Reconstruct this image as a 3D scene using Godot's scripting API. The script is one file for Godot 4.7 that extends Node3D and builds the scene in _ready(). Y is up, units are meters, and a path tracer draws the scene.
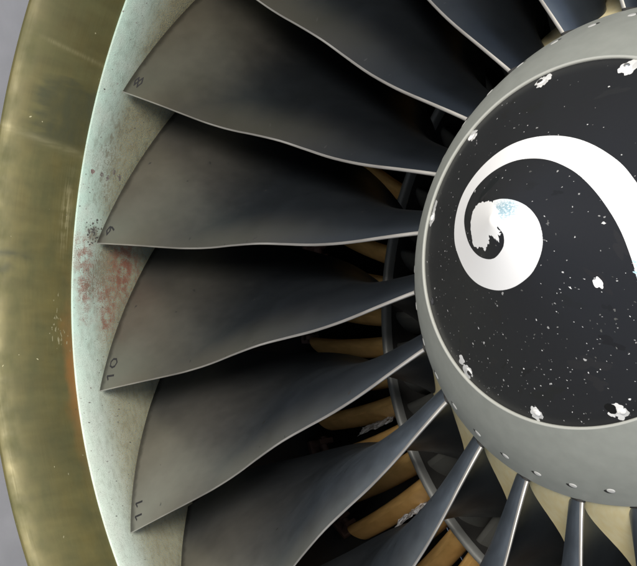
extends Node3D
# A turbofan seen close up from in front: fan with spinner, fan case rim, guide vanes behind.
# Engine axis = z (front is +z), y up. Angles "deg" below are measured round the axis; 180 is straight down.

const TAU_D := TAU / 360.0
var rng := RandomNumberGenerator.new()

# ------------------------------------------------------------------ small helpers
func pol(r: float, deg: float, z: float) -> Vector3:
	var a := (deg + 90.0) * TAU_D
	return Vector3(r * cos(a), r * sin(a), z)

func new_st() -> SurfaceTool:
	var st := SurfaceTool.new()
	st.begin(Mesh.PRIMITIVE_TRIANGLES)
	return st

func grid(st: SurfaceTool, P: Array, U: Array, flip := false, group := 0) -> void:
	st.set_smooth_group(group)
	for i in P.size() - 1:
		for j in P[i].size() - 1:
			var q := [[i, j], [i + 1, j], [i + 1, j + 1], [i, j], [i + 1, j + 1], [i, j + 1]]
			if flip:
				q = [[i, j], [i + 1, j + 1], [i + 1, j], [i, j], [i, j + 1], [i + 1, j + 1]]
			for c in q:
				st.set_uv(U[c[0]][c[1]])
				st.add_vertex(P[c[0]][c[1]])

func lathe(st: SurfaceTool, prof: Array, d0: float, d1: float, n: int, flip := false, group := 0, planar := 0.0) -> void:
	var P := []
	var U := []
	var L := [0.0]
	for i in range(1, prof.size()):
		L.append(L[i - 1] + prof[i].distance_to(prof[i - 1]))
	for i in prof.size():
		var a := []
		var b := []
		for j in n + 1:
			var d := lerpf(d0, d1, float(j) / n)
			var v := pol(prof[i].x, d, prof[i].y)
			a.append(v)
			if planar > 0.0:
				var t := d * TAU_D
				b.append(Vector2(0.5 + prof[i].x * cos(t) / planar, 0.5 - prof[i].x * sin(t) / planar))
			else:
				b.append(Vector2(float(j) / n, L[i] / L[-1]))
		P.append(a)
		U.append(b)
	grid(st, P, U, flip, group)

func mesh_of(st: SurfaceTool) -> ArrayMesh:
	st.generate_normals()
	st.index()
	return st.commit()

func put(called: String, mesh: Mesh, mat: Material, parent: Node) -> MeshInstance3D:
	var o := MeshInstance3D.new()
	o.name = called
	o.mesh = mesh
	o.material_override = mat
	parent.add_child(o, true)
	return o

func numbered(base: String, i: int) -> String:
	return base if i == 0 else "%s_%03d" % [base, i]

func thing(called: String, label: String, category: String) -> Node3D:
	var o := Node3D.new()
	o.name = called
	o.set_meta("label", label)
	o.set_meta("category", category)
	add_child(o, true)
	return o

func mat(c: Color, rough: float, metal := 0.0) -> StandardMaterial3D:
	var m := StandardMaterial3D.new()
	m.albedo_color = c
	m.roughness = rough
	m.metallic = metal
	return m

func lin(r: float, g: float, b: float) -> Color:
	return Color(r, g, b).linear_to_srgb()

func noise(s: int, f: float, oct := 3) -> FastNoiseLite:
	var n := FastNoiseLite.new()
	n.seed = s
	n.frequency = f
	n.fractal_octaves = oct
	return n

func tex(img: Image) -> ImageTexture:
	img.generate_mipmaps()
	return ImageTexture.create_from_image(img)

func sm(a: float, b: float, x: float) -> float:
	return smoothstep(a, b, x)

func pick(arr: Array, s: float) -> float:
	# smooth curve through evenly spaced values
	var n := arr.size() - 1
	var x := clampf(s, 0.0, 1.0) * n
	var i := mini(int(x), n - 1)
	var t := x - i
	var a0: float = arr[i - 1] if i > 0 else 2.0 * arr[0] - arr[1]
	var a3: float = arr[i + 2] if i + 2 <= n else 2.0 * arr[n] - arr[n - 1]
	var r := cubic_interpolate(arr[i], arr[i + 1], a0, a3, t)
	if s < 0.0:
		r += (arr[1] - arr[0]) * s * n
	return r

# ------------------------------------------------------------------ blades and vanes
# One station of a blade: r, z of the leading edge, its angle, metal angles at front and back, axial chord, greatest and nose thickness.
# Returns for a camber distance a the point on the chosen side (+1 suction side facing the front, -1 the other, 0 camber).
func station_point(q: Dictionary, a: float, side: float, sgn: float) -> Vector3:
	var ca: float = q.c
	var n := 16
	var t := 0.0
	var g: float = q.get("g", 1.0)
	for i in n:                      # tangential run by summing tan(beta)
		var am := minf(a * (i + 0.5) / n, ca) / ca
		t += tan(lerpf(q.b0, q.b1, 1.0 - pow(1.0 - am, g)) * TAU_D) * a / n
	var b := lerpf(q.b0, q.b1, 1.0 - pow(1.0 - minf(a / ca, 1.0), g)) * TAU_D
	var h := 0.0
	var x := a / ca
	var body: float = q.tl + (q.tm - q.tl) * pow(maxf(0.0, sin(PI * pow(x, 0.75))), 0.9) if x < 1.0 else q.tl
	body = lerpf(body, q.tl * 0.6, sm(0.75, 1.0, x))
	h = 0.5 * body
	var w: float = q.tl * 0.55
	if a < w:
		h *= sqrt(maxf(0.0, 1.0 - pow(1.0 - a / w, 2.0)))
	var tt := t + side * h * cos(b)
	var zz: float = -a + side * h * sin(b)
	return pol(q.r, q.th - sgn * tt / q.r / TAU_D, q.z + zz)

func chord_steps(q: Dictionary, n: int) -> Array:
	var w: float = q.tl * 0.55
	var out := [0.0, w * 0.12, w * 0.4, w]
	for i in range(1, n + 1):
		var f := float(i) / n
		out.append(w + (q.c - w) * f * (0.35 + 0.65 * f))
	return out

func blade_meshes(stations: Array, n: int, sgn: float) -> Array:
	var body := new_st()
	var nose := new_st()
	var Ps := []
	var Us := []
	var Pp := []
	var Up := []
	var Pn := []
	var Un := []
	for i in stations.size():
		var q: Dictionary = stations[i]
		var v := float(i) / (stations.size() - 1)
		var st := chord_steps(q, n)
		var a := []
		var ua := []
		var b := []
		var ub := []
		var c := []
		var uc := []
		for j in range(3, st.size()):
			a.append(station_point(q, st[j], 1.0, sgn))
			ua.append(Vector2(v, 0.5 * st[j] / q.c))
			b.append(station_point(q, st[j], -1.0, sgn))
			ub.append(Vector2(v, 1.0 - 0.5 * st[j] / q.c))
		for j in range(-3, 4):
			c.append(station_point(q, st[absi(j)], 1.0 if j > 0 else -1.0, sgn))
			uc.append(Vector2(v, (j + 3) / 6.0))
		Ps.append(a); Us.append(ua); Pp.append(b); Up.append(ub); Pn.append(c); Un.append(uc)
	var f := sgn > 0.0
	grid(body, Ps, Us, not f, 0)
	grid(body, Pp, Up, f, 1)
	grid(nose, Pn, Un, not f, 0)
	# tip cap, root cap and trailing edge
	for e in [0, stations.size() - 1]:
		grid(body, [Ps[e], Pp[e]], [Us[e], Up[e]], (e == 0) == f, 2)
	var te := [[], []]
	var tu := [[], []]
	for i in stations.size():
		te[0].append(Ps[i][-1]); te[1].append(Pp[i][-1])
		tu[0].append(Us[i][-1]); tu[1].append(Up[i][-1])
	grid(body, te, tu, not f, 3)
	return [mesh_of(body), mesh_of(nose)]

const TH := [92.522, 94.474, 95.997, 96.699, 96.749, 96.749, 97.044, 97.385, 97.484, 97.374, 97.23, 97.139, 97.078]
const ZL := [0.04349, 0.04781, 0.05085, 0.05138, 0.04899, 0.04388, 0.03661, 0.02856, 0.02107, 0.01455, 0.00902, 0.0043, 0.0]
const BL := [46.8, 53.8, 49.8, 58.0, 63.3]
const BT := [-63.6, -15.4, 28.5, 49.0, 55.0]
const CA := [0.2035, 0.2373, 0.1816, 0.155, 0.14]
const TM := [0.0246, 0.0181, 0.0109, 0.009, 0.006]
const BEND := [2.06, 2.06, 1.2, 1.0, 1.0]

func fan_station(s: float) -> Dictionary:
	return {"r": 0.24647 + (0.775 - 0.24647) * s, "z": pick(ZL, s), "th": pick(TH, s), "b0": pick(BL, s), "b1": pick(BT, s), "c": pick(CA, s),
		"tm": pick(TM, maxf(s, 0.0)), "g": pick(BEND, maxf(s, 0.0)), "tl": lerpf(0.0036, 0.0011, pow(clampf(s, 0, 1), 0.5))}

# ------------------------------------------------------------------ painted textures
func smooth_loop(pts: Array, closed: bool) -> PackedVector2Array:
	var out := PackedVector2Array()
	var n := pts.size()
	for i in (n if closed else n - 1):
		var p0: Vector2 = pts[(i - 1 + n) % n] if closed or i > 0 else pts[0]
		var p3: Vector2 = pts[(i + 2) % n] if closed or i + 2 < n else pts[n - 1]
		for k in 8:
			out.append(pts[i].cubic_interpolate(pts[(i + 1) % n], p0, p3, k / 8.0))
	if not closed:
		out.append(pts[n - 1])
	return out

func fill_poly(img: Image, p: PackedVector2Array, c: Color) -> void:
	var y0 := 99999
	var y1 := -1
	for v in p:
		y0 = mini(y0, int(v.y))
		y1 = maxi(y1, int(v.y) + 1)
	for y in range(maxi(y0, 0), mini(y1, img.get_height())):
		var xs := []
		var yy := y + 0.5
		for i in p.size():
			var a := p[i]
			var b := p[(i + 1) % p.size()]
			if (a.y <= yy) != (b.y <= yy):
				xs.append(a.x + (yy - a.y) / (b.y - a.y) * (b.x - a.x))
		xs.sort()
		for i in range(0, xs.size() - 1, 2):
			var xa := roundi(xs[i])
			var xb := roundi(xs[i + 1])
			if xb > xa:
				img.fill_rect(Rect2i(xa, y, xb - xa, 1), c)

func blob(img: Image, at: Vector2, r: float, c: Color, ragged := 0.4, stretch := 1.0, turn := 0.0) -> void:
	var p := PackedVector2Array()
	var n := 7 if r < 6 else 17
	if r >= 6:
		n = 30
	var f1 := rng.randf() * TAU
	var f2 := rng.randf() * TAU
	var f3 := rng.randf() * TAU
	for i in n:
		var a := TAU * i / n
		var k := r * (1.0 + ragged * rng.randf_range(-1, 1))
		if r >= 6:
			k = r * (1.0 + ragged * (0.6 * sin(2.0 * a + f1) + 0.55 * sin(3.0 * a + f2) + 0.4 * sin(5.0 * a + f3) + 0.16 * rng.randf_range(-1, 1)))
		p.append(at + Vector2(cos(a) * k * stretch, sin(a) * k).rotated(turn))
	fill_poly(img, p, c)

const CONE_SPAN := 0.36
func cone_px(x: float, y: float) -> Vector2:
	return Vector2(0.5 + x / CONE_SPAN, 0.5 - y / CONE_SPAN) * 2048.0

func cone_texture() -> ImageTexture:
	var img := Image.create(2048, 2048, false, Image.FORMAT_RGB8)
	var black := lin(0.017, 0.018, 0.021)
	var white := lin(0.92, 0.92, 0.92)
	img.fill(black)
	# faint scuffs
	for i in 60:
		var a := rng.randf() * TAU
		var r := sqrt(rng.randf()) * 0.165
		var g := rng.randf_range(0.013, 0.024)
		blob(img, cone_px(r * cos(a), r * sin(a)), rng.randf_range(6, 34), lin(g, g * 1.03, g * 1.12), 0.5, rng.randf_range(1, 3), a + PI / 2)
	# the white comma spiral: outer edge, ball, then back along the inner edge
	var outer := [Vector2(0.094, 0.010), Vector2(0.0885, 0.0205)]
	for v in [[.0825, .0313], [.0708, .0481], [.0556, .0617], [.0395, .0718], [.0230, .0782], [.0055, .0815], [-.0127, .0822], [-.0320, .0792], [-.0516, .0707], [-.0688, .0583], [-.0811, .0433], [-.0860, .0236], [-.0840, .0027], [-.0756, -.0133], [-.0643, -.0292], [-.0501, -.0410], [-.0327, -.0482], [-.0179, -.0501], [-.0035, -.0479], [.0109, -.0412], [.0208, -.0311], [.0266, -.0194], [.0276, -.0074], [.0248, .0027], [.0184, .0110], [.0089, .0164], [-.0020, .0188], [-.0110, .0190]]:
		outer.append(Vector2(v[0], v[1]))
	var inner := []
	for v in [[-.0085, .0080], [-.0020, .0010], [.0022, -.0074], [.0030, -.0130], [-.0019, -.0205], [-.0130, -.0260], [-.0237, -.0259], [-.0367, -.0205], [-.0485, -.0101], [-.0580, .0044], [-.0634, .0172], [-.0627, .0287], [-.0562, .0405], [-.0435, .0495], [-.0284, .0556], [-.0123, .0587], [.0031, .0582], [.0178, .0550], [.0315, .0486], [.0446, .0392], [.0570, .0251], [.0667, .0092], [.0733, -.0062], [.0772, -.0213], [.0799, -.0400], [.0800, -.0600], [.0760, -.0820], [.0690, -.1030]]:
		inner.append(Vector2(v[0], v[1]))
	var back := [Vector2(0.0720, -0.1040), Vector2(0.0900, -0.0820), Vector2(0.1000, -0.0560), Vector2(0.1030, -0.0300), Vector2(0.1000, -0.0080)]
	var all := PackedVector2Array()
	for v in smooth_loop(outer, false):
		all.append(cone_px(v.x, v.y))
	for v in smooth_loop(inner, false):
		all.append(cone_px(v.x, v.y))
	for v in smooth_loop(back, false):
		all.append(cone_px(v.x, v.y))
	fill_poly(img, all, white)
	# pale blue wear on the top of the ball and at the tail
	var wn := noise(17, 0.09, 3)
	var c1 := cone_px(0.0045, 0.0080)
	for y in range(-110, 111):
		for x in range(-110, 111):
			var at := Vector2i(int(c1.x) + x, int(c1.y) + y)
			var was := img.get_pixelv(at)
			if was.r > 0.6:
				var k := exp(-pow(Vector2(x * 0.9, y).length() / 52.0, 2.0)) * (0.75 + 1.1 * wn.get_noise_2d(x, y) + 0.25 * rng.randf())
				img.set_pixelv(at, was.lerp(lin(0.24, 0.38, 0.45), clampf(k, 0, 0.9)))
	for i in 260:
		var at := cone_px(rng.randfn(0.083, 0.003), rng.randfn(-0.040, 0.004))
		if img.get_pixelv(Vector2i(at)).r > 0.6:
			var k := rng.randf()
			blob(img, at, rng.randf_range(1.5, 5), lin(lerpf(0.42, 0.75, k), lerpf(0.62, 0.81, k), lerpf(0.7, 0.84, k)), 0.6)
	# the eroded tip: ragged bare patch
	var patch := []
	for v in [[-0.0460, 0.0182], [-0.0407, 0.0230], [-0.0304, 0.0230], [-0.0188, 0.0206], [-0.0060, 0.0143], [0.0020, 0.0068], [0.0046, 0.0011], [0.0027, -0.0038], [0.0012, -0.0066], [0.0011, -0.0104], [-0.0033, -0.0167], [-0.0060, -0.0141], [-0.0074, -0.0113], [-0.0119, -0.0111], [-0.0148, -0.0149], [-0.0244, -0.0195], [-0.0276, -0.0154], [-0.0334, -0.0152], [-0.0414, -0.0124], [-0.0424, -0.0069], [-0.0457, 0.0028], [-0.0461, 0.0112]]:
		patch.append(cone_px(v[0], v[1]))
	var pp := PackedVector2Array()
	for i in patch.size():
		for j in 5:
			var e: Vector2 = patch[i].lerp(patch[(i + 1) % patch.size()], j / 5.0)
			pp.append(e + Vector2(rng.randfn(0, 3.2), rng.randfn(0, 3.2)))
	fill_poly(img, pp, lin(0.93, 0.93, 0.92))
	# black scrape beside the spiral
	blob(img, cone_px(-0.0290, 0.0370), 26, lin(0.010, 0.012, 0.014), 0.2, 3.4, -0.75)
	# stone chips: many tiny, denser towards the bottom of the picture side
	for i in 1250:
		var a := rng.randf() * TAU
		var r := sqrt(rng.randf()) * 0.164
		var p := Vector2(r * cos(a), r * sin(a))
		if rng.randf() < 0.45 + p.y * 3.0:
			continue
		if img.get_pixelv(Vector2i(cone_px(p.x, p.y))).r > 0.5:
			continue
		var g := rng.randf_range(0.10, 0.85)
		g *= g
		blob(img, cone_px(p.x, p.y), rng.randf_range(1.3, 3.0) if rng.randf() < 0.88 else rng.randf_range(3.0, 5.4), lin(g + 0.06, g + 0.06, g + 0.055), 0.6, rng.randf_range(1, 1.8), rng.randf() * 3)
	blob(img, cone_px(0.0550, -0.0490), 16, white, 0.25, 1.7, 1.45)
	# worn paint round the rim bolts; at one the hole itself shows
	for i in 12:
		var d := 13.0 + 30.0 * i
		if d > 180 and d < 200:
			continue
		var at := Vector2.from_angle(-d * TAU_D)
		var long := rng.randf_range(10, 26)
		for k in 9:
			var off := Vector2(rng.randfn(-6.0, 15.0), rng.randfn(rng.randf_range(-8, 8), long)).rotated(at.angle())
			var c0 := cone_px(0, 0) + at * (0.1595 / CONE_SPAN * 2048.0)
			var g := rng.randf_range(0.6, 0.9)
			blob(img, c0 + off, rng.randf_range(12, 26), lin(g, g, g * 0.99), 0.28, rng.randf_range(0.8, 1.5), rng.randf() * 3.0)
	blob(img, cone_px(0.1540 * cos(281.2 * TAU_D), 0.1540 * sin(281.2 * TAU_D)), 27, lin(0.006, 0.006, 0.006), 0.12)
	return tex(img)

func blade_texture(sd: int, lit_tone: float) -> ImageTexture:  # a higher level paints the blade as more brightly lit
	var w := 900
	var h := 384
	var img := Image.create(w, h, false, Image.FORMAT_RGB8)
	var n1 := noise(sd, 0.006, 4)
	var n2 := noise(sd + 9, 0.03, 3)
	var n3 := noise(sd + 21, 0.011, 3)
	var lev := minf(lit_tone, 1.0)
	for y in h:
		var v := y / float(h - 1)
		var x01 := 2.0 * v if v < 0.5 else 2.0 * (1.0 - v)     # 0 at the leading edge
		for x in w:
			var s := x / float(w - 1)
			var a := n1.get_noise_2d(x, y * 1.5)
			var b := n2.get_noise_2d(x * 0.6, y * 2.6)
			var e := n3.get_noise_2d(x * 0.35 + 400, y * 2.2)
			# sand-coloured erosion and painted reflected light towards the tip and leading edge
			var worn := sm(0.58 - 0.14 * lev, 0.98 - 0.06 * lev, s + 0.018 * a + 0.012 * b)
			worn = maxf(worn, 0.55 * (1.0 - sm(0.0, 0.24, x01 + 0.025 * a + 0.015 * b)) * sm(0.12, 0.6, s))
			worn *= 1.0 - 0.75 * sm(0.38, 0.85, x01 + 0.03 * a)
			var k := (1.0 + 0.05 * b + 0.025 * e) * (1.0 - 0.45 * sm(0.30, 0.66, x01 + 0.03 * a))  # aft chord, here and above, darkened: shade between blades painted in
			var cold := Vector3(0.050, 0.060, 0.073) * k * (0.62 + 1.0 * minf(lit_tone, 1.0)) * (1.0 + (0.8 * sm(0.62, 0.12, s) * (1.0 + 0.4 * b) if v < 0.5 else -0.4) * maxf(0.0, lit_tone - 1.0)) * (0.75 + 0.4 * lit_tone)  # paler front roots stand in for reflections; far face painted as shaded
			var warm := Vector3(0.155, 0.142, 0.112).lerp(Vector3(0.32, 0.302, 0.272), minf(lit_tone, 1.0)) * (1.0 + 0.05 * b + 0.05 * e)
			var c := cold.lerp(warm, clampf(worn, 0, 1))
			if s > 0.978:
				c *= lerpf(1.0, 0.45, sm(0.978, 0.996, s + 0.006 * b))
			img.set_pixel(x, y, lin(c.x, c.y, c.z))
	rng.seed = sd
	for i in 14:
		var g := rng.randf_range(0.08, 0.13)
		blob(img, Vector2(rng.randf() * w, pow(rng.randf(), 1.6) * h * 0.5), rng.randf_range(0.5, 1.2), lin(g, g, g), 0.5, rng.randf_range(1, 6), rng.randf_range(-0.5, 0.5))
	return tex(img)

# stains are [deg, z, radius m, strength]
func liner_texture(stained: bool) -> Array:
	var w := 2048
	var h := 480
	var img := Image.create(w, h, false, Image.FORMAT_RGB8)
	var hm := Image.create(w, h, false, Image.FORMAT_L8)
	var n1 := noise(5, 0.010, 4)
	var n2 := noise(8, 0.16, 2)
	var n3 := noise(13, 0.035, 3)
	var reds := [[172.6, 0.011, 0.013, 1.1], [174.2, 0.010, 0.012, 1.0], [175.9, 0.010, 0.010, 0.9], [177.6, 0.007, 0.010, 1.0], [179.6, 0.007, 0.009, 0.6], [173.2, -0.062, 0.022, 1.1], [177.0, -0.026, 0.012, 0.9], [178.8, -0.038, 0.014, 1.0], [176.0, -0.056, 0.018, 1.0], [174.0, -0.075, 0.02, 1.0], [180.2, -0.03, 0.012, 0.8]] if stained else []
	var greys := [[163.5, -0.010, 0.030, 0.55], [167.0, -0.02, 0.026, 0.5], [171.2, -0.004, 0.010, 1.2], [175.0, -0.015, 0.026, 0.85], [176.5, 0.0, 0.012, 0.8], [160.0, -0.02, 0.03, 0.3], [173.0, -0.035, 0.02, 0.7]] if stained else []
	for y in h:
		var z := 0.0302 - 0.19 * y / h
		for x in w:
			var d := 146.0 + 60.0 * x / w
			var a := n1.get_noise_2d(x, y)
			var b := n2.get_noise_2d(x, y)
			var e := n3.get_noise_2d(x * 0.6, y * 1.1)
			var e2 := n1.get_noise_2d(x * 3.0 + 900, y * 2.6)
			var c := Vector3(0.42, 0.57, 0.505).lerp(Vector3(0.54, 0.635, 0.565), sm(176.0, 192.0, d))  # one end paler: uneven brightness along the liner painted in
			c = c.lerp(Vector3(0.47, 0.50, 0.45), clampf(0.35 + a, 0, 1) * 0.5)
			# grime and painted shadow thicken towards the blades and one end
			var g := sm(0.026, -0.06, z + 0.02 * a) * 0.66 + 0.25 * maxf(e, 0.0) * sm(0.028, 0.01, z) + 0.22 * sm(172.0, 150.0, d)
			for t in greys:
				var dd := Vector2((d - t[0]) * 0.0137, z - t[1]).length() / t[2] as float
				g += t[3] * exp(-dd * dd) * (0.45 + 0.9 * absf(e) + 0.5 * b)
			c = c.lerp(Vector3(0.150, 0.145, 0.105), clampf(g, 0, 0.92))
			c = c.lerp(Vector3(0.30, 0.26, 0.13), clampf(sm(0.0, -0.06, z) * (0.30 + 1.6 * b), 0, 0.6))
			for t in reds:
				var dd := Vector2((d - t[0]) * 0.0090, (z - t[1]) * 0.85).length() / t[2] as float
				c = c.lerp(Vector3(0.21, 0.078, 0.052), clampf(t[3] * exp(-dd * dd) * (0.42 + 0.75 * e2 + 0.55 * b + 0.3 * e), 0, 0.66))
			c *= 1.0 + 0.22 * b * (0.4 + g)
			if b > 0.34 and a + e > -0.25 + 8.0 * maxf(0.0, z - 0.012):
				c *= 0.74
			hm.set_pixel(x, y, Color.from_hsv(0, 0, clampf(0.5 + 0.5 * b + 0.3 * e, 0, 1)))
			img.set_pixel(x, y, lin(c.x, c.y, c.z))
	if stained:
		# a faded hand-written scribble and dark pits
		rng.seed = 77
		for k in 5:
			var p := Vector2((165.0 - 146.0) / 60.0 * w + rng.randfn(0, 5), (0.0302 - (0.010 - 0.012 * k)) / 0.19 * h)
			for j in 26:
				p += Vector2(rng.randfn(sin(j * 0.9) * 4.0, 1.5), rng.randfn(cos(j * 0.9) * 3.4, 1.0))
				var g := rng.randf_range(0.07, 0.17)
				blob(img, p, rng.randf_range(1.2, 2.6), lin(g * (1.5 if k == 0 else 1.05), g * 0.92, g * 0.86), 0.3)
		for i in 260:
			var p := Vector2(rng.randf() * w, h * rng.randf_range(0.02, 0.6))
			var g := rng.randf_range(0.07, 0.25)
			blob(img, p, rng.randf_range(0.8, 2.2), lin(g, g, g * 0.9), 0.6, rng.randf_range(1, 2.5), PI / 2)
		for i in 60:
			var p := Vector2((171.0 - 146.0 + rng.randfn(0, 0.5)) / 60.0 * w, (0.0302 + 0.003 + rng.randfn(0, 0.005)) / 0.19 * h)
			var g := rng.randf_range(0.03, 0.12)
			blob(img, p, rng.randf_range(1.5, 4.5), lin(g, g, g * 0.9), 0.6)
	hm.bump_map_to_normal_map(2.0)
	return [tex(img), tex(hm)]

func rim_texture(stained: bool) -> Array:
	var w := 2048
	var h := 384
	var img := Image.create(w, h, false, Image.FORMAT_RGB8)
	var rg := Image.create(w, h, false, Image.FORMAT_RGB8)
	var n1 := noise(31, 0.006, 4)
	var n2 := noise(32, 0.05, 3)
	var n3 := noise(33, 0.02, 3)
	for y in h:
		var v := y / float(h)               # 0 next to the liner, 1 at the outer edge
		for x in w:
			var d := 146.0 + 60.0 * x / w
			var a := n1.get_noise_2d(x * 1.0, y * 1.4)
			var b := n2.get_noise_2d(x * 0.10, y * 3.0)   # drawn lines run round the rim
			var e := n3.get_noise_2d(x * 1.2, y * 0.25)
			var c := Vector3(0.142, 0.124, 0.046) * (1.0 - 0.30 * sm(166.0, 152.0, d))
			c = c.lerp(Vector3(0.088, 0.087, 0.033), clampf(0.45 + 0.7 * a, 0, 1))
			c *= 1.0 + 0.05 * b + 0.06 * e + 0.16 * n1.get_noise_2d(x * 2.2 + 700, y * 0.5)
			if stained:
				var dk := sm(157.2, 158.0, d + 0.8 * e) * sm(164.6, 162.6, d + 0.8 * a) * sm(0.72, 0.40, v + 0.2 * e) * (0.78 + 0.5 * a)
				dk += exp(-pow((d - 174.0 - 0.5 * a) / 0.5, 2.0)) * sm(0.42, 0.55, v) * 0.75 * (0.6 + 0.8 * absf(e))
				dk += exp(-pow((d - 175.2 - 0.6 * a) / 0.35, 2.0)) * sm(0.60, 0.72, v) * 0.7
				dk += exp(-pow((d - 191.0) / 7.0, 2.0) - pow((v - 0.45) / 0.3, 2.0)) * 0.35
				c = c.lerp(Vector3(0.060, 0.062, 0.030), clampf(dk, 0, 0.9))
				var orr := exp(-pow((d - 185.5 - 2.0 * a) / 6.5, 2.0)) * (1.0 - sm(0.02, 0.17, v + 0.07 * a)) * 0.9
				c = c.lerp(Vector3(0.26, 0.13, 0.040), clampf(orr, 0, 0.9))
				var pale := exp(-pow((d - 155.0 + 1.0 * (v - 0.3)) / 0.2, 2.0)) * 0.6 * (1.0 - sm(0.55, 0.8, v)) * (0.2 + 0.8 * absf(b))
				pale += exp(-pow((d - 163.3 + 1.2 * (v - 0.5)) / 0.4, 2.0)) * (0.2 + 0.8 * absf(e)) * 0.6
				pale += exp(-pow((d - 169.6) / 3.0, 2.0)) * exp(-pow((v - 0.12) / 0.05, 2.0)) * clampf(0.3 + 2.2 * b + 1.5 * e, 0, 1)
				c = c.lerp(Vector3(0.34, 0.31, 0.17), clampf(pale * 0.75, 0, 0.8))
			img.set_pixel(x, y, lin(c.x, c.y, c.z))
			var ro := clampf(0.56 + 0.20 * a + 0.06 * b + 0.05 * e, 0.40, 0.85)
			rg.set_pixel(x, y, Color(ro, ro, ro))
	if stained:
		rng.seed = 41
		for i in 32:
			var p := Vector2((rng.randfn(181.2, 1.6) - 146.0) / 60.0 * w, h * rng.randfn(0.17, 0.045))
			blob(img, p, rng.randf_range(0.8, 2.2), lin(0.30, 0.28, 0.17), 0.6, rng.randf_range(1, 6), rng.randfn(0, 0.15))
		for i in 26:
			var p := Vector2(rng.randf() * w, h * rng.randf_range(0.02, 0.95))
			var g := rng.randf_range(0.05, 0.5)
			blob(img, p, rng.randf_range(0.8, 2.2), lin(g, g * 0.95, g * 0.6), 0.6, rng.randf_range(1, 3), rng.randf() * 3)
	return [tex(img), tex(rg)]

# ------------------------------------------------------------------ hand-written blade numbers
const STROKES := {
	"0": [[[0.3, 0.0], [0.08, 0.2], [0.03, 0.55], [0.15, 0.95], [0.4, 0.97], [0.55, 0.7], [0.52, 0.25], [0.3, 0.0]]],
	"1": [[[0.1, 0.74], [0.32, 1.0], [0.3, 0.0]]],
	"2": [[[0.05, 0.8], [0.25, 1.0], [0.5, 0.85], [0.45, 0.55], [0.05, 0.02], [0.58, 0.0]]],
	"3": [[[0.05, 0.9], [0.35, 1.0], [0.52, 0.78], [0.25, 0.54], [0.55, 0.3], [0.35, 0.0], [0.03, 0.1]]],
	"4": [[[0.42, 0.0], [0.42, 1.0], [0.02, 0.35], [0.6, 0.35]]],
	"5": [[[0.52, 1.0], [0.12, 1.0], [0.08, 0.58], [0.4, 0.6], [0.55, 0.3], [0.35, 0.0], [0.03, 0.08]]],
	"6": [[[0.45, 1.0], [0.12, 0.6], [0.05, 0.2], [0.3, 0.0], [0.55, 0.2], [0.4, 0.48], [0.08, 0.35]]],
	"7": [[[0.03, 1.0], [0.56, 0.97], [0.2, 0.0]]],
	"8": [[[0.3, 0.54], [0.08, 0.78], [0.3, 1.0], [0.5, 0.78], [0.3, 0.54], [0.03, 0.25], [0.3, 0.0], [0.56, 0.25], [0.3, 0.54]]],
	"9": [[[0.5, 0.72], [0.3, 0.5], [0.06, 0.72], [0.28, 1.0], [0.5, 0.8], [0.48, 0.4], [0.35, 0.0]]]}

func number_mesh(text: String) -> ArrayMesh:
	var st := new_st()
	st.set_smooth_group(-1)
	var u0 := 0.006
	for ch in text:
		for line in STROKES[ch]:
			for i in line.size() - 1:
				var a := Vector2(line[i][0], line[i][1])
				var b := Vector2(line[i + 1][0], line[i + 1][1])
				var nrm := (b - a).orthogonal().normalized() * 0.055
				var e := (b - a).normalized() * 0.03
				var quad := [a - e + nrm, b + e + nrm, b + e - nrm, a - e - nrm]
				var P := []
				for lift in [1.06, 1.0]:
					for c in quad:
						var s: float = 1.0 - (0.0100 + 0.0135 * (1.0 - c.y)) / 0.5285
						var q := fan_station(s)
						q.tm += 0.0006 * (1.0 if lift > 1.03 else -1.0)
						q.tl += 0.0006 * (1.0 if lift > 1.03 else -1.0)
						P.append(station_point(q, u0 + c.x * 0.0125, 1.0, 1.0))
				for f in [[0, 1, 2, 3], [4, 5, 1, 0], [5, 6, 2, 1], [6, 7, 3, 2], [7, 4, 0, 3]]:
					for k in [0, 1, 2, 0, 2, 3]:
						st.add_vertex(P[f[k]])
		u0 += 0.0098
	st.generate_normals()
	return st.commit()

# ------------------------------------------------------------------ small round parts
func button(rad: float, high: float, n := 14) -> ArrayMesh:
	# a low dome along +z, rim bevelled
	var st := new_st()
	var prof := [Vector2(0.0001, high), Vector2(rad * 0.5, high * 0.93), Vector2(rad * 0.8, high * 0.7), Vector2(rad * 0.95, high * 0.4), Vector2(rad, 0.0), Vector2(rad, -high)]
	lathe(st, prof, 0, 360, n, false, 0)
	return mesh_of(st)

func aim(o: Node3D, at: Vector3, normal: Vector3) -> void:
	var x := normal.cross(Vector3.FORWARD if absf(normal.z) < 0.99 else Vector3.UP).normalized()
	o.transform = Transform3D(Basis(x, normal.cross(x).normalized(), normal), at)

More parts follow.
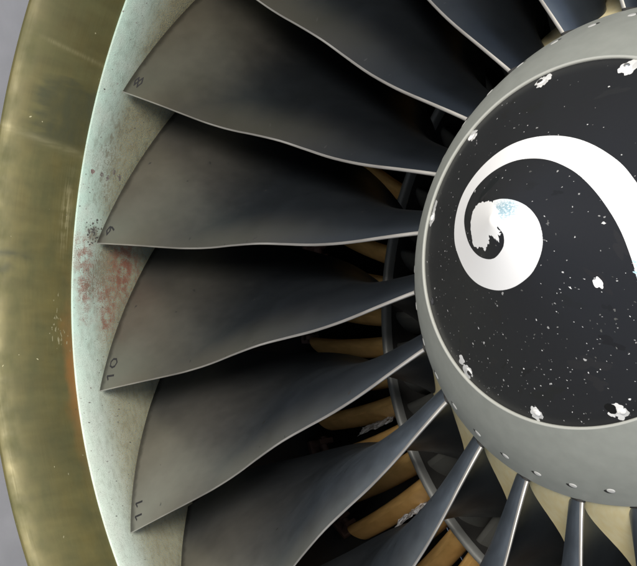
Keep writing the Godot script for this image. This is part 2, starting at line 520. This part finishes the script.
# ------------------------------------------------------------------ the scene
func _ready() -> void:
	rng.seed = 20
	# camera
	var cam := Camera3D.new()
	cam.name = "camera"
	cam.projection = Camera3D.PROJECTION_FRUSTUM
	cam.near = 0.05
	cam.far = 2000.0
	cam.size = 0.43352 * cam.near
	cam.frustum_offset = Vector2(0.06284, 0.19233) * cam.near
	cam.transform = Transform3D(Basis(Vector3(0.01972, 0.79933, -0.60057), Vector3(-0.99794, -0.02092, -0.0606), Vector3(-0.061, 0.60053, 0.79727)).orthonormalized(), Vector3(0.1858, 0.4727, 1.34057))
	add_child(cam)
	cam.current = true
	# sky and exposure
	var env := Environment.new()
	env.background_mode = Environment.BG_SKY
	var sky_mat := ProceduralSkyMaterial.new()
	sky_mat.sky_top_color = Color(0.35, 0.39, 0.46)
	sky_mat.sky_horizon_color = Color(0.47, 0.50, 0.53)
	sky_mat.sky_curve = 0.2
	sky_mat.ground_bottom_color = Color(0.36, 0.36, 0.37)
	sky_mat.ground_horizon_color = Color(0.45, 0.46, 0.47)
	sky_mat.sun_angle_max = 1.0
	var sky := Sky.new()
	sky.sky_material = sky_mat
	env.sky = sky
	env.tonemap_mode = Environment.TONE_MAPPER_LINEAR
	env.tonemap_exposure = 2.95
	env.sdfgi_enabled = true
	env.ssao_enabled = true
	env.ssil_enabled = true
	var we := WorldEnvironment.new()
	we.name = "world_environment"
	we.environment = env
	add_child(we)
	# sun through thin cloud
	var sun := DirectionalLight3D.new()
	sun.name = "sun"
	sun.light_energy = 0.5
	sun.light_color = Color(1.0, 0.97, 0.92)
	sun.light_angular_distance = 18.0
	sun.shadow_enabled = true
	add_child(sun)
	sun.look_at_from_position(Vector3(-0.13, 0.38, 0.91) * 10.0, Vector3.ZERO)

	# ---------------- ground
	var gm := mat(Color(1, 1, 1), 0.92)
	var gt := NoiseTexture2D.new()
	gt.width = 512
	gt.height = 512
	gt.seamless = true
	var gn := noise(3, 0.02, 5)
	gt.noise = gn
	var ramp := Gradient.new()
	ramp.set_color(0, lin(0.295, 0.292, 0.297))
	ramp.set_color(1, lin(0.38, 0.372, 0.378))
	gt.color_ramp = ramp
	gm.albedo_texture = gt
	gm.uv1_triplanar = true
	gm.uv1_world_triplanar = true
	gm.uv1_scale = Vector3(0.6, 0.6, 0.6)
	var pm := PlaneMesh.new()
	pm.size = Vector2(1600, 1600)
	var ground := put("ground", pm, gm, self)
	ground.position = Vector3(0, -1.45, 0)
	ground.set_meta("kind", "structure")
	ground.set_meta("label", "grey concrete apron seen past the rim of the engine")

	# ---------------- materials
	var dark := mat(lin(0.030, 0.031, 0.032), 0.6, 0.0)
	var darker := mat(lin(0.016, 0.016, 0.016), 0.8, 0.0)
	var steel := mat(lin(0.62, 0.62, 0.61), 0.32, 0.9)
	var edge_metal := mat(lin(0.74, 0.72, 0.68), 0.42, 0.8)
	var ring_paint := mat(lin(0.30, 0.315, 0.29), 0.5, 0.0)
	var ring_tex := NoiseTexture2D.new()
	ring_tex.width = 512
	ring_tex.height = 256
	ring_tex.seamless = true
	ring_tex.noise = noise(61, 0.02, 5)
	var rr := Gradient.new()
	rr.set_color(0, lin(0.285, 0.30, 0.275))
	rr.set_color(1, lin(0.325, 0.34, 0.313))
	ring_tex.color_ramp = rr
	ring_paint.albedo_color = Color.WHITE
	ring_paint.albedo_texture = ring_tex
	ring_paint.uv1_scale = Vector3(6, 1, 1)
	var cream := mat(lin(0.60, 0.51, 0.29), 0.5)
	var cream_tex := NoiseTexture2D.new()
	cream_tex.width = 256
	cream_tex.height = 256
	cream_tex.noise = noise(71, 0.025, 4)
	var cr := Gradient.new()
	cr.set_color(0, lin(0.84, 0.72, 0.40))
	cr.set_color(1, lin(0.90, 0.82, 0.54))
	cream_tex.color_ramp = cr
	cream.albedo_color = Color.WHITE
	cream.albedo_texture = cream_tex

	build_case(dark)
	build_stator(dark, darker, steel)
	build_rotor(ring_paint, cream, edge_metal, steel, darker)

func build_case(dark: Material) -> void:
	var fan_case := thing("fan_case", "round fan case with worn olive brass rim and stained mint green liner around the blades", "engine casing")
	# front rim, six sectors share one sheet of metal each; the lowest one carries the stains
	var prof := [Vector2(0.7905, 0.0290), Vector2(0.7945, 0.0480), Vector2(0.8015, 0.0700), Vector2(0.8110, 0.0905), Vector2(0.8225, 0.1085), Vector2(0.8360, 0.1235), Vector2(0.8460, 0.1307), Vector2(0.8500, 0.1315), Vector2(0.8530, 0.1290), Vector2(0.8545, 0.1240)]
	for i in 6:
		var st := new_st()
		lathe(st, prof, 146.0 + 60.0 * i, 206.0 + 60.0 * i, 72, true)
		var tx := rim_tex(i == 0)
		put(numbered("rim_sector", i), mesh_of(st), tx, fan_case)
	var lprof := [Vector2(0.7925, 0.0298), Vector2(0.7886, 0.0302), Vector2(0.7878, 0.0292), Vector2(0.7850, 0.0150), Vector2(0.7815, 0.0000), Vector2(0.7810, -0.0600), Vector2(0.7810, -0.1600)]
	for i in 6:
		var st := new_st()
		lathe(st, lprof, 146.0 + 60.0 * i, 206.0 + 60.0 * i, 72, true)
		put(numbered("liner_panel", i), mesh_of(st), liner_mat(i == 0), fan_case)
	var st2 := new_st()
	lathe(st2, [Vector2(0.7812, -0.1600), Vector2(0.7835, -0.2500), Vector2(0.7850, -0.9000)], 0, 360, 144, true)
	put("duct_wall", mesh_of(st2), dark, fan_case)
	var st3 := new_st()
	lathe(st3, [Vector2(0.8545, 0.1240), Vector2(0.8600, 0.1000), Vector2(0.8950, -0.0500), Vector2(0.9200, -0.3000), Vector2(0.8900, -0.9000), Vector2(0.7850, -0.9000)], 0, 360, 144, true)
	put("outer_skin", mesh_of(st3), mat(lin(0.42, 0.43, 0.44), 0.5), fan_case)

var rim_mats := {}
func rim_tex(stained: bool) -> StandardMaterial3D:
	if not rim_mats.has(stained):
		var t := rim_texture(stained)
		var m := mat(Color.WHITE, 1.0, 0.25)
		m.albedo_texture = t[0]
		m.roughness_texture = t[1]
		rim_mats[stained] = m
	return rim_mats[stained]

var liner_mats := {}
func liner_mat(stained: bool) -> StandardMaterial3D:
	if not liner_mats.has(stained):
		var t := liner_texture(stained)
		var m := mat(Color.WHITE, 0.78)
		m.albedo_texture = t[0]
		m.normal_enabled = true
		m.normal_texture = t[1]
		m.normal_scale = 0.22
		liner_mats[stained] = m
	return liner_mats[stained]

func build_stator(dark: Material, darker: Material, steel: Material) -> void:
	var stator := thing("guide_vane_assembly", "ring of tan guide vanes and dark inner vanes half hidden behind the fan blades", "stator")
	var grey := mat(lin(0.17, 0.178, 0.178), 0.45, 0.2)
	var st := new_st()
	lathe(st, [Vector2(0.4560, -0.2620), Vector2(0.4580, -0.2540), Vector2(0.4620, -0.2500), Vector2(0.4665, -0.2520), Vector2(0.4690, -0.2580), Vector2(0.4700, -0.2680)], 0, 360, 144, false)
	put("splitter_lip", mesh_of(st), grey, stator)
	st = new_st()
	lathe(st, [Vector2(0.4700, -0.2680), Vector2(0.4900, -0.4500), Vector2(0.5000, -0.9000), Vector2(0.7850, -0.9020)], 0, 360, 120, false)  # outermost step is an added end wall, closing the duct to keep it dark
	put("inner_duct_wall", mesh_of(st), dark, stator)
	st = new_st()
	lathe(st, [Vector2(0.4560, -0.2620), Vector2(0.4400, -0.4000), Vector2(0.4200, -0.6000), Vector2(0.3000, -0.6000)], 0, 360, 96, true)
	put("core_shroud", mesh_of(st), darker, stator)
	st = new_st()
	lathe(st, [Vector2(0.3100, -0.1720), Vector2(0.3590, -0.1740), Vector2(0.3690, -0.2200), Vector2(0.3800, -0.3000), Vector2(0.3850, -0.6000)], 0, 360, 96, false)
	put("core_hub", mesh_of(st), dark, stator)
	# tan outlet guide vanes, swept back, with brown end fittings at the case
	var tans := []
	for k in 4:
		var g := [1.0, 0.88, 1.1, 0.96][k] as float
		var m := mat(Color.WHITE, 0.42)
		var nt := NoiseTexture2D.new()
		nt.width = 256
		nt.height = 128
		nt.noise = noise(90 + k, 0.02, 4)
		var rp := Gradient.new()
		rp.set_color(0, lin(0.58 * g, 0.335 * g, 0.11 * g))
		rp.set_color(1, lin(0.82 * g, 0.51 * g, 0.19 * g))
		nt.color_ramp = rp
		m.albedo_texture = nt
		tans.append(m)
	var sts := []
	for i in 9:
		var s := i / 8.0
		sts.append({"r": lerpf(0.462, 0.745, s), "z": lerpf(-0.270, -0.490, s), "th": lerpf(0.0, -3.5, s), "b0": lerpf(36.0, 30.0, s), "b1": lerpf(4.0, 0.0, s), "c": lerpf(0.050, 0.062, s), "tm": 0.019, "tl": 0.011})
	var vm := blade_meshes(sts, 8, -1.0)
	var vst := new_st()
	vst.append_from(vm[0], 0, Transform3D())
	vst.append_from(vm[1], 0, Transform3D())
	var vane: ArrayMesh = vst.commit()
	var brown := mat(lin(0.09, 0.052, 0.04), 0.6)
	var pinkish := mat(lin(0.20, 0.115, 0.09), 0.55)
	var fit := fitting_mesh()
	var plate_mat := mat(Color.WHITE, 0.5)
	plate_mat.albedo_texture = plate_texture()
	for i in 72:
		var o := put(numbered("outlet_guide_vane", i), vane, tans[(i * 7 + i / 5) % 4], stator)
		o.rotation_degrees.z = 183.2 + 5.0 * i
		var f := put("end_fitting", fit, pinkish if i % 3 == 1 else brown, o)
		aim(f, pol(0.752, -4.4, -0.505), (pol(1.0, -3.5, 0.0) * 0.8 + Vector3(rng.randf_range(-0.3, 0.3), rng.randf_range(-0.3, 0.3), -0.6)).normalized())
		f.scale = Vector3.ONE * rng.randf_range(0.6, 0.85)
	# crumpled pale tape on two vane flanks
	for i in [3, 6]:
		var v: Node3D = stator.get_node(numbered("outlet_guide_vane", i))
		var p := put("torn_tape", tape_mesh(i), plate_mat, v)
		var nrm := (pol(1.0, -90.0, 0.0) * 0.62 + Vector3(0, 0, 0.35)).normalized()
		aim(p, pol(0.545, -2.5, -0.336), nrm)
	# dark inlet vanes of the core
	var iv := []
	for i in 5:
		var s := i / 4.0
		iv.append({"r": lerpf(0.362, 0.458, s), "z": lerpf(-0.215, -0.275, s), "th": lerpf(0.0, -1.0, s), "b0": 40.0, "b1": 5.0, "c": 0.055, "tm": 0.014, "tl": 0.008})
	var im := blade_meshes(iv, 6, -1.0)
	var ist := new_st()
	ist.append_from(im[0], 0, Transform3D())
	ist.append_from(im[1], 0, Transform3D())
	var ivm: ArrayMesh = ist.commit()
	var iv_mat := mat(lin(0.075, 0.077, 0.073), 0.5, 0.0)
	for i in 66:
		var o := put(numbered("inlet_guide_vane", i), ivm, iv_mat, stator)
		o.rotation_degrees.z = 360.0 / 66.0 * i

func plate_texture() -> ImageTexture:
	var img := Image.create(256, 160, false, Image.FORMAT_RGB8)
	img.fill(lin(0.42, 0.44, 0.49))
	rng.seed = 4
	for i in 60:
		blob(img, Vector2(rng.randf() * 256, rng.randf() * 160), rng.randf_range(2, 9), lin(0.16, 0.16, 0.17), 0.5, rng.randf_range(1, 3), rng.randf() * 3)
	return tex(img)

func tape_mesh(sd: int) -> ArrayMesh:
	rng.seed = sd
	var st := new_st()
	var P := []
	var U := []
	for i in 15:
		var a := []
		var u := []
		for j in 8:
			var edge := 0.0022 if i == 0 or i == 14 or j == 0 or j == 7 else 0.001
			a.append(Vector3(-0.030 + 0.060 * i / 14.0 + rng.randf_range(-edge, edge), -0.014 + 0.028 * j / 7.0 + rng.randf_range(-edge, edge), rng.randf_range(0.0, 0.0026)))
			u.append(Vector2(i / 14.0, j / 7.0))
		P.append(a)
		U.append(u)
	grid(st, P, U, false, -1)
	return mesh_of(st)

func fitting_mesh() -> ArrayMesh:
	# forked lug with a bolt through it
	var st := new_st()
	for s in [-1, 1]:
		var b := BoxMesh.new()
		b.size = Vector3(0.010, 0.030, 0.040)
		st.append_from(b, 0, Transform3D(Basis(), Vector3(0.012 * s, 0, 0)))
	var base := BoxMesh.new()
	base.size = Vector3(0.046, 0.040, 0.010)
	st.append_from(base, 0, Transform3D(Basis(), Vector3(0, 0, 0.022)))
	var c := CylinderMesh.new()
	c.top_radius = 0.009
	c.bottom_radius = 0.009
	c.height = 0.046
	c.radial_segments = 10
	st.append_from(c, 0, Transform3D(Basis(Vector3.FORWARD, PI / 2), Vector3(0, 0, -0.006)))
	return st.commit()

func build_rotor(ring_paint: Material, cream: Material, edge_metal: StandardMaterial3D, steel: Material, darker: Material) -> void:
	var rotor := thing("fan_rotor", "large fan of dark grey blades around a black nose cone with a white spiral", "engine fan")
	# nose cone
	var st := new_st()
	var prof := [Vector2(0.00005, 0.3590), Vector2(0.0020, 0.3587), Vector2(0.0045, 0.3572), Vector2(0.0070, 0.3545)]
	for i in range(1, 13):
		var r := lerpf(0.0070, 0.1664, i / 12.0)
		prof.append(Vector2(r, 0.365 - r * 0.196 / 0.167 - 0.0023 * (1.0 - i / 12.0)))
	prof.append(Vector2(0.1669, 0.1675))
	lathe(st, prof, 0, 360, 160, false, 0, CONE_SPAN)
	var cm := mat(Color.WHITE, 0.45)
	cm.metallic_specular = 0.35
	cm.albedo_texture = cone_texture()
	var cone := put("nose_cone", mesh_of(st), cm, rotor)
	var socket := button(0.0040, 0.0006)
	var head := button(0.0030, 0.0014)
	var worn_bolt := mat(lin(0.78, 0.78, 0.77), 0.5)
	var black_screw := mat(lin(0.035, 0.036, 0.04), 0.5)
	var cn := Vector2(0.196, 0.167).normalized()       # radial and axial share of the cone's normal
	for i in 12:
		var d := 13.0 + 30.0 * i
		var n := pol(cn.x, d, cn.y)
		var worn := not (d > 180 and d < 200)
		var b := put(numbered("cone_bolt", i), socket, worn_bolt if worn else black_screw, cone)
		aim(b, pol(0.1585, d + 0.8, 0.365 - 0.1585 * 0.196 / 0.167), n)
		var h := put("bolt_head", head, [worn_bolt, worn_bolt, steel, darker][i % 4] if worn else black_screw, b)
		h.position = Vector3(0.0012, -0.0008, 0.0003)
	# grey ring behind the cone
	st = new_st()
	lathe(st, [Vector2(0.1660, 0.1670), Vector2(0.1668, 0.1708), Vector2(0.1680, 0.1716), Vector2(0.1694, 0.1708)], 0, 360, 160, false, 0)
	var lip := put("ring_lip", mesh_of(st), mat(lin(0.34, 0.352, 0.33), 0.5, 0.0), rotor)
	st = new_st()
	var rp := []
	for i in 9:
		var s := i / 8.0
		rp.append(Vector2(lerpf(0.1694, 0.2466, s) + 0.0035 * sin(PI * s), lerpf(0.1708, 0.0440, s) + 0.0022 * sin(PI * s)))
	lathe(st, rp, 0, 360, 160, false, 0)
	lathe(st, [rp[-1], Vector2(0.2468, 0.0425), Vector2(0.2455, 0.0412), Vector2(0.2380, 0.0412)], 0, 360, 160, false, 1)
	var ring := put("spinner_ring", mesh_of(st), ring_paint, rotor)
	var screw_white := mat(lin(0.80, 0.80, 0.78), 0.35, 0.3)
	var rs := button(0.0058, 0.0003)
	var rh := button(0.0044, 0.0006)
	for i in 36:
		var d := 216.7 + 10.0 * i
		var n := pol(0.852, d, 0.523)
		var s := 0.75
		var at := pol(lerpf(0.1694, 0.2466, s) + 0.0035 * sin(PI * s), d, lerpf(0.1708, 0.0440, s) + 0.0022 * sin(PI * s))
		var b := put(numbered("ring_screw", i), rs, darker, ring)
		aim(b, at - n * 0.0002, n)
		var h := put("screw_head", rh, screw_white, b)
		h.position = b.transform.basis.inverse() * (pol(1.0, d + 90.0, 0.0) * 0.0022) + Vector3(0, 0, 0.0002)
	# blades
	var sts := []
	for i in 45:
		sts.append(fan_station(-0.03 + 1.03 * i / 44.0))
	var bm := blade_meshes(sts, 26, 1.0)
	var root := []
	for i in 4:
		var q := fan_station(-0.03 + 0.034 * i / 3.0)
		q.tm += 0.002
		q.tl += 0.002
		q.z += 0.0012
		root.append(q)
	var seal := blade_meshes(root, 16, 1.0)
	var sst := new_st()
	sst.append_from(seal[0], 0, Transform3D())
	sst.append_from(seal[1], 0, Transform3D())
	var seal_mesh: ArrayMesh = sst.commit()
	var rough := NoiseTexture2D.new()
	rough.width = 512
	rough.height = 512
	rough.noise = noise(55, 0.018, 5)
	var rg := Gradient.new()
	rg.set_color(0, Color(0.33, 0.33, 0.33))
	rg.set_color(1, Color(0.44, 0.44, 0.44))
	rough.color_ramp = rg
	var skins := []
	for k in 4:
		var m := mat(Color.WHITE, 0.34, 0.85)
		m.roughness = 1.0
		m.roughness_texture = rough
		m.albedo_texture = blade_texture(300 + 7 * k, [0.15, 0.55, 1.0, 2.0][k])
		skins.append(m)
	var ink := mat(lin(0.010, 0.010, 0.012), 0.85)
	var le := NoiseTexture2D.new()
	le.width = 512
	le.height = 64
	le.noise = noise(58, 0.012, 3)
	var lg := Gradient.new()
	lg.set_color(0, lin(0.26, 0.25, 0.235))
	lg.set_color(1, lin(0.54, 0.53, 0.50))
	le.color_ramp = lg
	edge_metal.albedo_color = Color.WHITE
	edge_metal.albedo_texture = le
	edge_metal.uv1_scale = Vector3(1.0, 1, 1)
	var plat := platform_mesh()
	for k in 24:
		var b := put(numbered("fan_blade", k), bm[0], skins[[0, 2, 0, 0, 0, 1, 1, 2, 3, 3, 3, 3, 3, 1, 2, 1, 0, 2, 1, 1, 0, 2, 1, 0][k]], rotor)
		b.rotation_degrees.z = 15.0 * k
		put("leading_edge", bm[1], edge_metal, b)
		put("blade_number", number_mesh(str((k + 3) % 24 + 1)), ink, b)
		put("root_seal", seal_mesh, darker, b)
		var p := put(numbered("hub_platform", k), plat, cream, rotor)
		p.rotation_degrees.z = 15.0 * k
	# rotor disc behind the platforms
	st = new_st()
	lathe(st, [Vector2(0.2380, 0.0412), Vector2(0.2380, -0.1680), Vector2(0.3480, -0.1680)], 0, 360, 96, false, 0)
	put("rotor_disc", mesh_of(st), darker, rotor)

func hub_r(z: float) -> float:
	var s := 0.0425 - z
	return 0.2430 + 0.50 * s + 0.25 * s * s

func platform_mesh() -> ArrayMesh:
	# spans from this blade's camber line to the next one's
	var st := new_st()
	var P := []
	var U := []
	for i in 17:
		var f := i / 16.0
		var z := lerpf(0.0425, -0.165, f)
		var r := hub_r(z)
		var q := fan_station((r - 0.24647) / 0.52853)
		var a: float = clampf(q.z - z, 0.0, q.c)
		var cp := station_point(q, maxf(a, 0.0001), 0.0, 1.0)
		var ang := atan2(cp.y, cp.x) / TAU_D - 90.0
		var row := []
		var ur := []
		for j in 11:
			row.append(pol(r, ang + 0.03 + 14.94 * j / 10.0, z))
			ur.append(Vector2(j / 10.0, f))
		P.append(row)
		U.append(ur)
	grid(st, P, U, false, 0)
	return mesh_of(st)
